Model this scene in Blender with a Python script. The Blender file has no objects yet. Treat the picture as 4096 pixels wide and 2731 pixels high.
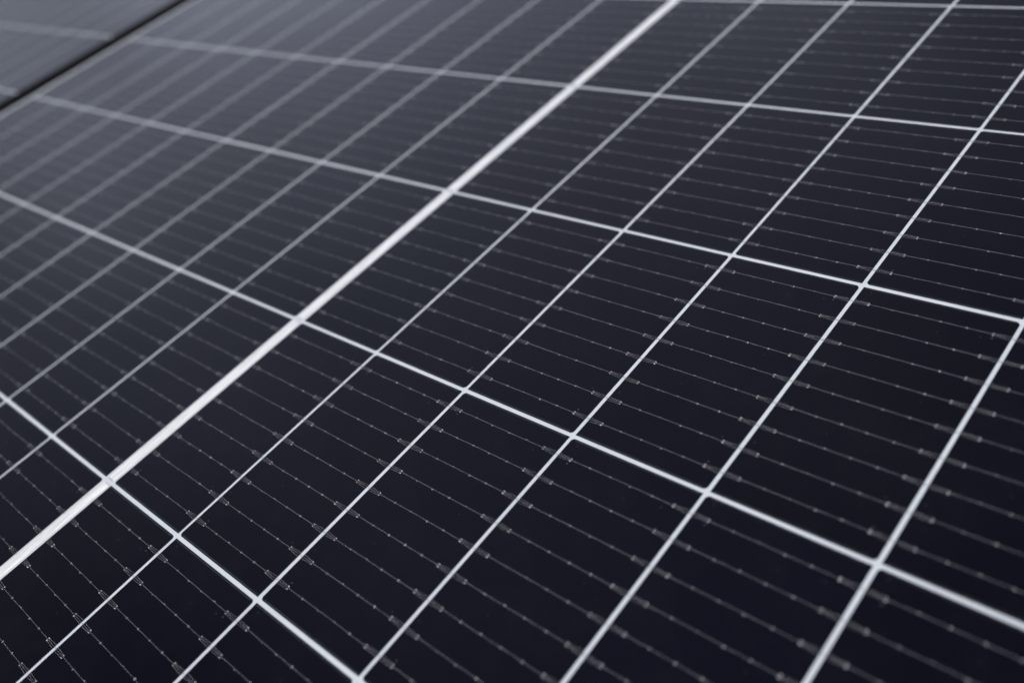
import bpy, math, random
from mathutils import Matrix, Vector

random.seed(11)
SC = bpy.context.scene
COL = SC.collection
R = math.radians
K = 0.0009125                 # one layout unit -> metres (cells come out 166 x 83 mm)

# ------------------------------------------------------------------ materials
def mat(name):
    m = bpy.data.materials.new(name)
    m.use_nodes = True
    nt = m.node_tree
    b = nt.nodes['Principled BSDF']
    return m, nt, b

def setv(b, **kw):
    for k, v in kw.items():
        b.inputs[k.replace('_', ' ')].default_value = v

COAT_IOR = 1.20               # anti-reflective front glass over everything in the laminate
def glaze(nt, b, rough=0.2):
    b.inputs['Coat Weight'].default_value = 1.0
    b.inputs['Coat IOR'].default_value = COAT_IOR
    b.inputs['Coat Roughness'].default_value = rough

def noise(nt, scale, detail=2.0, rough=0.5, coord='Object', vec_scale=None):
    tc = nt.nodes.new('ShaderNodeTexCoord')
    n = nt.nodes.new('ShaderNodeTexNoise')
    n.inputs['Scale'].default_value = scale
    n.inputs['Detail'].default_value = detail
    n.inputs['Roughness'].default_value = rough
    if vec_scale:
        mp = nt.nodes.new('ShaderNodeMapping')
        mp.inputs['Scale'].default_value = vec_scale
        nt.links.new(tc.outputs[coord], mp.inputs['Vector'])
        nt.links.new(mp.outputs['Vector'], n.inputs['Vector'])
    else:
        nt.links.new(tc.outputs[coord], n.inputs['Vector'])
    return n

def ramp(nt, src, stops):
    r = nt.nodes.new('ShaderNodeValToRGB')
    el = r.color_ramp.elements
    el[0].position, el[0].color = stops[0][0], (*stops[0][1], 1)
    el[1].position, el[1].color = stops[-1][0], (*stops[-1][1], 1)
    for p, c in stops[1:-1]:
        e = el.new(p); e.color = (*c, 1)
    nt.links.new(src, r.inputs['Fac'])
    return r

def bump(nt, b, src, strength, dist, target='Normal'):
    bp = nt.nodes.new('ShaderNodeBump')
    bp.inputs['Strength'].default_value = strength
    bp.inputs['Distance'].default_value = dist
    nt.links.new(src, bp.inputs['Height'])
    nt.links.new(bp.outputs['Normal'], b.inputs[target])

def make_cell_mat():
    m, nt, b = mat('monocrystalline_silicon')
    setv(b, Metallic=0.0, Roughness=0.42)
    glaze(nt, b, 0.12)
    # every wafer comes out of the coating furnace a slightly different dark hue
    oi = nt.nodes.new('ShaderNodeObjectInfo')
    n = noise(nt, 16.0, 3.0, 0.55)
    add = nt.nodes.new('ShaderNodeMath'); add.operation = 'MULTIPLY_ADD'
    nt.links.new(oi.outputs['Random'], add.inputs[0])
    add.inputs[1].default_value = 0.55
    mul = nt.nodes.new('ShaderNodeMath'); mul.operation = 'MULTIPLY'
    nt.links.new(n.outputs['Fac'], mul.inputs[0]); mul.inputs[1].default_value = 0.45
    nt.links.new(mul.outputs[0], add.inputs[2])
    rc = ramp(nt, add.outputs[0], [(0.1, (0.0008, 0.0006, 0.0030)), (0.5, (0.0007, 0.0008, 0.0038)), (0.9, (0.0005, 0.0010, 0.0050))])
    vo = nt.nodes.new('ShaderNodeTexVoronoi'); vo.inputs['Scale'].default_value = 95.0
    tcd = nt.nodes.new('ShaderNodeTexCoord'); nt.links.new(tcd.outputs['Object'], vo.inputs['Vector'])
    speck = ramp(nt, vo.outputs['Distance'], [(0.015, (1, 1, 1)), (0.05, (0, 0, 0))])
    nd = noise(nt, 24.0, 4.0, 0.7)
    film = ramp(nt, nd.outputs['Fac'], [(0.45, (0.0, 0.0, 0.0)), (0.75, (0.05, 0.05, 0.05))])
    mx = nt.nodes.new('ShaderNodeMix'); mx.data_type = 'RGBA'; mx.blend_type = 'ADD'
    mx.inputs['Factor'].default_value = 1.0
    nt.links.new(speck.outputs['Color'], mx.inputs['A']); nt.links.new(film.outputs['Color'], mx.inputs['B'])
    du = nt.nodes.new('ShaderNodeMix'); du.data_type = 'RGBA'
    nt.links.new(mx.outputs['Result'], du.inputs['Factor'])
    nt.links.new(rc.outputs['Color'], du.inputs['A'])
    du.inputs['B'].default_value = (0.03, 0.03, 0.033, 1)
    nt.links.new(du.outputs['Result'], b.inputs['Base Color'])
    rs = ramp(nt, add.outputs[0], [(0.1, (0.50, 0.42, 0.75)), (0.5, (0.35, 0.48, 0.95)), (0.9, (0.25, 0.50, 1.0))])
    nt.links.new(rs.outputs['Color'], b.inputs['Specular Tint'])
    b.inputs['Specular IOR Level'].default_value = 0.012
    # textured solar glass: very fine orange-peel
    n2 = noise(nt, 900.0, 2.0, 0.5)
    bump(nt, b, n2.outputs['Fac'], 0.05, 0.0004, 'Coat Normal')
    return m

def make_sheet_mat():
    m, nt, b = mat('white_backsheet')
    setv(b, Roughness=0.65)
    n = noise(nt, 55.0, 4.0, 0.6)
    rc = ramp(nt, n.outputs['Fac'], [(0.25, (0.41, 0.455, 0.515)), (0.75, (0.465, 0.505, 0.56))])
    nt.links.new(rc.outputs['Color'], b.inputs['Base Color'])
    b.inputs['Specular IOR Level'].default_value = 0.3
    glaze(nt, b, 0.12)
    return m

def make_metal_mat(name, c0, c1, metallic, rough, scale=220.0, vs=None, bstr=0.2, coat=True):
    m, nt, b = mat(name)
    setv(b, Metallic=metallic, Roughness=rough)
    n = noise(nt, scale, 3.0, 0.6, vec_scale=vs)
    rc = ramp(nt, n.outputs['Fac'], [(0.3, c0), (0.7, c1)])
    nt.links.new(rc.outputs['Color'], b.inputs['Base Color'])
    if bstr:
        bump(nt, b, n.outputs['Fac'], bstr, 0.001)
    if coat:
        glaze(nt, b, 0.12)
    return m

M_CELL = make_cell_mat()
M_SHEET = make_sheet_mat()
M_RIBBON = make_metal_mat('tinned_ribbon', (0.42, 0.43, 0.455), (0.72, 0.725, 0.755), 0.1, 0.42, 60.0, (9.0, 0.6, 1.0), 0.12)
M_SLIT_SHADE = make_metal_mat('ribbon_slit_shade', (0.30, 0.30, 0.32), (0.42, 0.42, 0.44), 0.3, 0.5)  # darker metal standing in for the shadow between ribbon ends
M_WIRE = make_metal_mat('tinned_wire', (0.27, 0.285, 0.33), (0.50, 0.515, 0.58), 0.2, 0.45, 160.0)
M_PASTE = make_metal_mat('silver_paste', (0.33, 0.345, 0.375), (0.54, 0.55, 0.58), 0.1, 0.6, 400.0)
M_EDGE = make_metal_mat('silver_edge_line', (0.045, 0.06, 0.07), (0.085, 0.09, 0.10), 0.1, 0.6, 200.0)
M_DARKWIRE = make_metal_mat('bent_wire_shaded', (0.06, 0.06, 0.07), (0.10, 0.10, 0.11), 0.2, 0.5)
M_FRAME = make_metal_mat('black_anodised_aluminium', (0.006, 0.006, 0.007), (0.010, 0.010, 0.012), 0.0, 0.75, 300.0, (1, 30, 1), 0.05, False)
M_FRAME.node_tree.nodes['Principled BSDF'].inputs['Specular IOR Level'].default_value = 0.0
M_BACK = make_metal_mat('panel_rear_film', (0.5, 0.5, 0.5), (0.6, 0.6, 0.6), 0.0, 0.7, 40, None, 0, False)

def make_ground_mat():
    m, nt, b = mat('dry_gravel_soil')
    setv(b, Roughness=0.95)
    n = noise(nt, 0.6, 8.0, 0.65)
    rc = ramp(nt, n.outputs['Fac'], [(0.3, (0.10, 0.09, 0.075)), (0.7, (0.20, 0.185, 0.16))])
    nt.links.new(rc.outputs['Color'], b.inputs['Base Color'])
    n2 = noise(nt, 45.0, 5.0, 0.7)
    bump(nt, b, n2.outputs['Fac'], 0.6, 0.02)
    return m
M_GROUND = make_ground_mat()

# ------------------------------------------------------------------ mesh builder
class MB:
    """collects boxes and prisms given in layout units; .build links ONE mesh object"""
    def __init__(self, mats):
        self.v, self.f, self.mi, self.mats = [], [], [], mats
    def prism(self, pts, z0, z1, mi=0):
        n = len(pts); o = len(self.v)
        self.v += [(x, y, z0) for x, y in pts] + [(x, y, z1) for x, y in pts]
        self.f.append(tuple(o + n + i for i in range(n)))
        self.f.append(tuple(o + n - 1 - i for i in range(n)))
        for i in range(n):
            j = (i + 1) % n
            self.f.append((o + i, o + j, o + n + j, o + n + i))
        self.mi += [mi] * (n + 2)
    def box(self, x0, x1, y0, y1, z0, z1, mi=0):
        self.prism([(x0, y0), (x1, y0), (x1, y1), (x0, y1)], z0, z1, mi)
    def strip(self, path, w, z0, z1, mi=0):
        """a flat bar that follows a path of (x, y)"""
        L, Rr = [], []
        for i, (x, y) in enumerate(path):
            a = path[max(i - 1, 0)]; b = path[min(i + 1, len(path) - 1)]
            dx, dy = b[0] - a[0], b[1] - a[1]
            l = math.hypot(dx, dy) or 1
            nx, ny = -dy / l * w / 2, dx / l * w / 2
            L.append((x + nx, y + ny)); Rr.append((x - nx, y - ny))
        for i in range(len(path) - 1):
            o = len(self.v)
            q = [Rr[i], Rr[i + 1], L[i + 1], L[i]]
            self.v += [(x, y, z0) for x, y in q] + [(x, y, z1) for x, y in q]
            self.f += [(o + 4, o + 5, o + 6, o + 7), (o, o + 1, o + 5, o + 4), (o + 2, o + 3, o + 7, o + 6)]
            self.mi += [mi] * 3
    def disc(self, x, y, rx, ry, z0, z1, mi=0, n=10):
        self.prism([(x + rx * math.cos(2 * math.pi * i / n), y + ry * math.sin(2 * math.pi * i / n)) for i in range(n)], z0, z1, mi)
    def mesh(self, name):
        me = bpy.data.meshes.new(name)
        me.from_pydata([(x * K, y * K, z * K) for x, y, z in self.v], [], self.f)
        for m in self.mats: me.materials.append(m)
        me.polygons.foreach_set('material_index', self.mi)
        me.update()
        return me
    def build(self, name, parent=None):
        return link(name, self.mesh(name), parent)

def link(name, me, parent=None, loc=(0, 0, 0)):
    o = bpy.data.objects.new(name, me)
    COL.objects.link(o)
    o.parent = parent
    o.location = [c * K for c in loc]
    return o

# ------------------------------------------------------------------ panel layout (units)
PU, PV = 93.5, 183.02         # cell pitch along / across a string
GU, GV = 2.45, 2.75           # white gaps
CW, CH = PU - GU, PV - GV     # cell size
HALF = 6.25                   # half width of the white centre strip
NB = 9                        # busbar wires per cell
BP = 19.0                     # wire pitch
ROW0 = -1                     # rows -1 .. 4
ROWS = range(-1, 5)
def row_y(r):                 # centre of string r (rows go away from the camera along +y)
    return (r + 0.5) * PV
def col_x(c):                 # c = 1..10 to the right of the centre strip, -1..-10 to the left
    s = 1 if c > 0 else -1
    return s * (HALF + CW / 2 + (abs(c) - 1) * PU)
CELL_END = HALF + CW + 9 * PU          # 940
MARGIN = 10.0
LIP_IN = CELL_END + MARGIN
LIP_OUT = LIP_IN + 12.0
Y_LO, Y_HI = -PV, 5 * PV
LIPY_LO, LIPY_HI = Y_LO - 14.0, Y_HI + 14.0

# ---- one half-cut cell, chamfered at its two corners on one end (dirn = -1: low-x end, +1: high-x end)
def cell_mesh(dirn, seed):
    rnd = random.Random(seed)
    ch = 2.0 + rnd.uniform(-0.25, 0.35)
    hx, hy = CW / 2, CH / 2
    r = ch * 0.22
    def cor(sx, sy):           # slightly rounded chamfer, counter-clockwise when sx*sy > 0
        p = [(sx * hx, sy * (hy - ch)), (sx * (hx - r), sy * (hy - ch + r * 1.9)), (sx * (hx - ch + r * 1.9), sy * (hy - r)), (sx * (hx - ch), sy * hy)]
        return p if sx * sy > 0 else p[::-1]
    pts = []
    for sx, sy in ((-1, -1), (1, -1), (1, 1), (-1, 1)):
        pts += cor(sx, sy) if sx == dirn else [(sx * hx, sy * hy)]
    mb = MB([M_CELL, M_EDGE])
    mb.prism(pts, -0.05, 0.10)
    # the fine printed line that runs just inside both long sides
    for s in (-1, 1):
        a, b_ = (-hx + 1.4, hx - 1.4)
        if dirn < 0: a += ch * 0.6
        else: b_ -= ch * 0.6
        mb.strip([(a, s * (hy - 1.05)), (b_, s * (hy - 1.05))], 0.17, 0.101, 0.125, 1)
    # faint printed line along the cut edges
    # alignment marks at the chamfered end, inside the outermost wires
    for s in (-1, 1):
        mb.disc(dirn * (hx - 9.2) + rnd.uniform(-.3, .3), s * (4 * BP - 3.3), 0.55, 0.28, 0.101, 0.13, 1 if rnd.random() < .3 else 1, 8)
    return mb.mesh('solar_cell')

# ---- one busbar of one cell: wire, solder dots, printed forks at both ends; lies along x around y = 0
def wire_mesh(seed):
    rnd = random.Random(seed)
    hx = CW / 2
    mb = MB([M_WIRE, M_PASTE, M_DARKWIRE])
    zc = 0.10
    fx = hx - 9.6                              # fork root, counted from the cell centre
    # printed forks
    for s in (-1, 1):
        for t in (-1, 1):
            y0 = t * (0.92 + rnd.uniform(-.06, .06)); y1 = t * (1.36 + rnd.uniform(-.08, .08))
            mb.strip([(s * fx, y0), (s * (hx - 0.5), y1)], 0.065, zc + .001, zc + .03, 1)
            mb.disc(s * fx + rnd.uniform(-.15, .15), y0 * 0.93, 0.50 + rnd.uniform(-.12, .2), 0.30 + rnd.uniform(-.08, .12), zc + .001, zc + .10, 1, 10)
    # solder dots
    n = 4
    for i in range(n):
        x = -fx + (i + 1) * 2 * fx / (n + 1) + rnd.uniform(-.35, .35) + 0.3
        for t in (-1, 1):
            if rnd.random() < 0.86:
                mb.disc(x + rnd.uniform(-.12, .12), t * rnd.uniform(.32, .48), 0.28 + rnd.uniform(-.10, .14), 0.22 + rnd.uniform(-.07, .12), zc + .001, zc + .06, 1, 8)
    # the round wire itself, not perfectly straight
    x_start = -hx - GU / 2 + 0.6 ; x_stop = hx - 3.6
    N = 14
    ph = rnd.uniform(0, 6.28); am = rnd.uniform(.02, .10); off = rnd.uniform(-.08, .08)
    path = [(x_start + (x_stop - x_start) * i / N, off + am * math.sin(ph + i * .55)) for i in range(N + 1)]
    mb.strip(path, 0.078, zc + .03, zc + .22, 0)
    # the bent stretch that dives under the next cell: shading of the bend is put into its dark colour, crosses the white gap
    e = path[-1]
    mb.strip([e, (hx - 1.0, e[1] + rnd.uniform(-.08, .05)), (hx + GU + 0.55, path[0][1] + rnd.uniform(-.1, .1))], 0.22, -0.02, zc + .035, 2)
    return mb.mesh('busbar_wire')

WIRES = [wire_mesh(100 + i) for i in range(14)]
CELLS = {d: [cell_mesh(d, 40 + 7 * i + d) for i in range(5)] for d in (-1, 1)}

def build_panel(loc_x, label, individual_cols, wired, group):
    root = bpy.data.objects.new('solar_panel', None)
    root.empty_display_size = 0.1
    COL.objects.link(root)
    root['label'] = label; root['category'] = 'solar panel'; root['group'] = group
    rnd = random.Random(int(loc_x) + 5)
    # laminate: white sheet seen in the gaps
    mb = MB([M_SHEET]); mb.box(-LIP_IN - 4, LIP_IN + 4, LIPY_LO - 4, LIPY_HI + 4, -4.0, -0.10); mb.build('backsheet', root)
    # frame: four hollow rails, mitred look, lip 1.6 above the glass
    def rail(horizontal, sign):
        m = MB([M_FRAME])
        top, bot = 2.6, -36.0
        if horizontal:
            yi = LIPY_HI if sign > 0 else LIPY_LO
            a, b_ = sorted((yi, yi + sign * 10.5))
            m.box(-LIP_OUT, LIP_OUT, a, b_, 0.0, top)
            c, d = sorted((yi + sign * 8.4, yi + sign * 10.5)); m.box(-LIP_OUT, LIP_OUT, c, d, bot, -0.01)
            c, d = sorted((yi - sign * 16, yi + sign * 8.39)); m.box(-LIP_OUT, LIP_OUT, c, d, bot, bot + 2)
        else:
            xi = sign * LIP_IN
            a, b_ = sorted((xi, xi + sign * 12.0))
            m.box(a, b_, LIPY_LO - .02, LIPY_HI + .02, 0.0, top)
            c, d = sorted((xi + sign * 8.4, xi + sign * 12.0)); m.box(c, d, LIPY_LO - .02, LIPY_HI + .02, bot, -0.01)
            c, d = sorted((xi - sign * 16, xi + sign * 8.39)); m.box(c, d, LIPY_LO + 20, LIPY_HI - 20, bot, bot + 2)
        return m
    for h in (True, False):
        for s in (-1, 1):
            rail(h, s).build('frame_rail', root)
    # centre strip: one flat tinned ribbon per string, with dark strips that paint the shadow slit at every string gap
    for r in ROWS:
        m = MB([M_RIBBON, M_SLIT_SHADE])
        y0, y1 = r * PV + 2.4, (r + 1) * PV - 2.4
        n = 16
        for lane, (xa, xb) in enumerate(((-4.2, 0.55), (0.75, 3.6))):
            o = rnd.uniform(-.12, .12)
            for i in range(n):
                ya = y0 + (y1 - y0) * i / n; yb = y0 + (y1 - y0) * (i + 1) / n
                # shallow crowned section
                k = len(m.v)
                zs = (0.02, 0.34, 0.30, 0.02)
                xs = (xa + o, xa + o + .5, xb + o - .5, xb + o)
                m.v += [(x, ya, z) for x, z in zip(xs, zs)] + [(x, yb, z) for x, z in zip(xs, zs)]
                for q in range(3):
                    m.f.append((k + q, k + q + 1, k + 5 + q, k + 4 + q)); m.mi.append(0)
        m.box(-3.4, 2.6, y0 - 1.0, y0 - .05, 0.02, 0.2, 1)
        m.box(-1.6, 4.2, y1 + .05, y1 + 0.9, 0.02, 0.2, 1)
        m.build('bus_ribbon', root)
    m = MB([M_RIBBON])
    # cells
    rest = []
    wi = 0
    for r in ROWS:
        d = -1 if r % 2 == 0 else 1
        for c in list(range(-10, 0)) + list(range(1, 11)):
            x, y = col_x(c), row_y(r)
            if c in individual_cols:
                x += rnd.uniform(-.12, .12); y += rnd.uniform(-.15, .15)
                cell = link('solar_cell', CELLS[d][rnd.randrange(5)], root, (x, y, 0))
                cell.rotation_euler.z = rnd.uniform(-.0016, .0016)
                if wired(c, r):
                    for b in range(NB):
                        w = link('busbar_wire', WIRES[(wi * 5 + rnd.randrange(14)) % 14], cell, (0, (b - 4) * BP + rnd.uniform(-.15, .15), 0))
                        wi += 1
            else:
                rest.append((d, x, y))
    if rest:
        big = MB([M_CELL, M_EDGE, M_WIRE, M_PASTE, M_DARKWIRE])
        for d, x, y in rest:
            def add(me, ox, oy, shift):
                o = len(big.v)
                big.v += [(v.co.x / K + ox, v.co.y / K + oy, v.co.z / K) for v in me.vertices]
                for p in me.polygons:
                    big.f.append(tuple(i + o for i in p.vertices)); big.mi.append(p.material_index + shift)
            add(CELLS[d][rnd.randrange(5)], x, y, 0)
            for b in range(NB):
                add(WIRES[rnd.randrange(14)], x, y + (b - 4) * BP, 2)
        o = big.build('solar_cell', root)
        o['kind'] = 'stuff'
    return root

TILT = math.atan2(0.4171, 0.9089)
ROT = Matrix.Rotation(TILT, 4, 'X')
GROUP = 'solar panels mounted side by side in one row'
near_cols = set(range(-10, 0)) | set(range(1, 7))
near = build_panel(0, 'large sharp solar panel with a broad white centre strip, nearest the viewer', near_cols,
                   lambda c, r: True, GROUP)
STEP = 2 * LIP_OUT + 25.0
far_cols = set(range(1, 11)) | set(range(-6, 0))
far = build_panel(-STEP, 'blurred grey solar panel beyond the black frame gap in the upper left corner', far_cols,
                  lambda c, r: False, GROUP)
for p, x in ((near, 0), (far, -STEP)):
    p.matrix_world = ROT @ Matrix.Translation((x * K, 0, 0))

# ------------------------------------------------------------------ ground
me = bpy.data.meshes.new('ground')
g = 400.0
zg = (ROT @ Vector((0, LIPY_LO * K, 0))).z - 0.75
me.from_pydata([(-g, -g, zg), (g, -g, zg), (g, g, zg), (-g, g, zg)], [], [(0, 1, 2, 3)])
me.materials.append(M_GROUND)
go = bpy.data.objects.new('ground', me); COL.objects.link(go)
go['kind'] = 'structure'

# ------------------------------------------------------------------ camera (solved from the grid crossings)
right = Vector((0.72278798, 0.62811228, -0.28818832))
up = Vector((-0.25768247, 0.63189966, 0.73096003))
fwd = Vector((-0.64123107, 0.45406804, -0.61858299))
pos = Vector((601.063, -56.623, 395.664)) * K
cm = Matrix(((right.x, up.x, -fwd.x, pos.x), (right.y, up.y, -fwd.y, pos.y), (right.z, up.z, -fwd.z, pos.z), (0, 0, 0, 1)))
cam = bpy.data.cameras.new('camera')
co = bpy.data.objects.new('camera', cam); COL.objects.link(co)
co.matrix_world = ROT @ cm
cam.sensor_width = 36.0
cam.lens = 36.0 * 3713.93 / 4096.0
cam.clip_start = 0.01; cam.clip_end = 2000.0
cam.dof.use_dof = True
cam.dof.focus_distance = 585.0 * K
cam.dof.aperture_fstop = 3.6
cam.dof.aperture_blades = 0
SC.camera = co

# ------------------------------------------------------------------ light
SUN_EL, SUN_AZ = R(50), R(118)           # azimuth clockwise from +Y
w = bpy.data.worlds.new('World'); SC.world = w; w.use_nodes = True
nt = w.node_tree
sky = nt.nodes.new('ShaderNodeTexSky'); sky.sky_type = 'NISHITA'
sky.sun_disc = False
sky.sun_elevation = SUN_EL; sky.sun_rotation = SUN_AZ
sky.air_density = 1.0; sky.dust_density = 8.0; sky.ozone_density = 1.0
bg = nt.nodes['Background']; bg.inputs['Strength'].default_value = 0.15
hs = nt.nodes.new('ShaderNodeHueSaturation')          # thin overcast: most of the blue is washed out
hs.inputs['Saturation'].default_value = 0.48
hs.inputs['Hue'].default_value = 0.52
nt.links.new(sky.outputs['Color'], hs.inputs['Color'])
# broad glow added in the west for the glass to reflect, uneven by noise
tc = nt.nodes.new('ShaderNodeTexCoord')
GLOW_AZ, GLOW_EL = R(-70), R(46)
cd = (math.sin(GLOW_AZ) * math.cos(GLOW_EL), math.cos(GLOW_AZ) * math.cos(GLOW_EL), math.sin(GLOW_EL))
dp = nt.nodes.new('ShaderNodeVectorMath'); dp.operation = 'DOT_PRODUCT'
nt.links.new(tc.outputs['Generated'], dp.inputs[0]); dp.inputs[1].default_value = cd
cn = nt.nodes.new('ShaderNodeTexNoise'); cn.inputs['Scale'].default_value = 3.2; cn.inputs['Detail'].default_value = 5.0
nt.links.new(tc.outputs['Generated'], cn.inputs['Vector'])
nm = nt.nodes.new('ShaderNodeMath'); nm.operation = 'MULTIPLY_ADD'
nt.links.new(cn.outputs['Fac'], nm.inputs[0]); nm.inputs[1].default_value = 0.22
nt.links.new(dp.outputs['Value'], nm.inputs[2])
mr = nt.nodes.new('ShaderNodeMapRange'); mr.interpolation_type = 'SMOOTHSTEP'
mr.inputs['From Min'].default_value = math.cos(R(35)) + 0.11
mr.inputs['From Max'].default_value = math.cos(R(5)) + 0.11
mr.inputs['To Min'].default_value = 0.92
mr.inputs['To Max'].default_value = 2.6
nt.links.new(nm.outputs[0], mr.inputs['Value'])
vm = nt.nodes.new('ShaderNodeVectorMath'); vm.operation = 'SCALE'
nt.links.new(hs.outputs['Color'], vm.inputs[0]); nt.links.new(mr.outputs['Result'], vm.inputs['Scale'])
nt.links.new(vm.outputs['Vector'], bg.inputs['Color'])
sl = bpy.data.lights.new('sun', 'SUN'); sl.energy = 0.5; sl.angle = R(20); sl.color = (1.0, 0.985, 0.97)
so = bpy.data.objects.new('sun', sl); COL.objects.link(so)
d = Vector((math.sin(SUN_AZ) * math.cos(SUN_EL), math.cos(SUN_AZ) * math.cos(SUN_EL), math.sin(SUN_EL)))
so.rotation_euler = d.to_track_quat('Z', 'Y').to_euler()

SC.view_settings.view_transform = 'Standard'
SC.view_settings.look = 'None'
SC.view_settings.exposure = 0.22
SC.view_settings.gamma = 1.0
SC.view_settings.use_curve_mapping = False
SC.cycles.max_bounces = 6
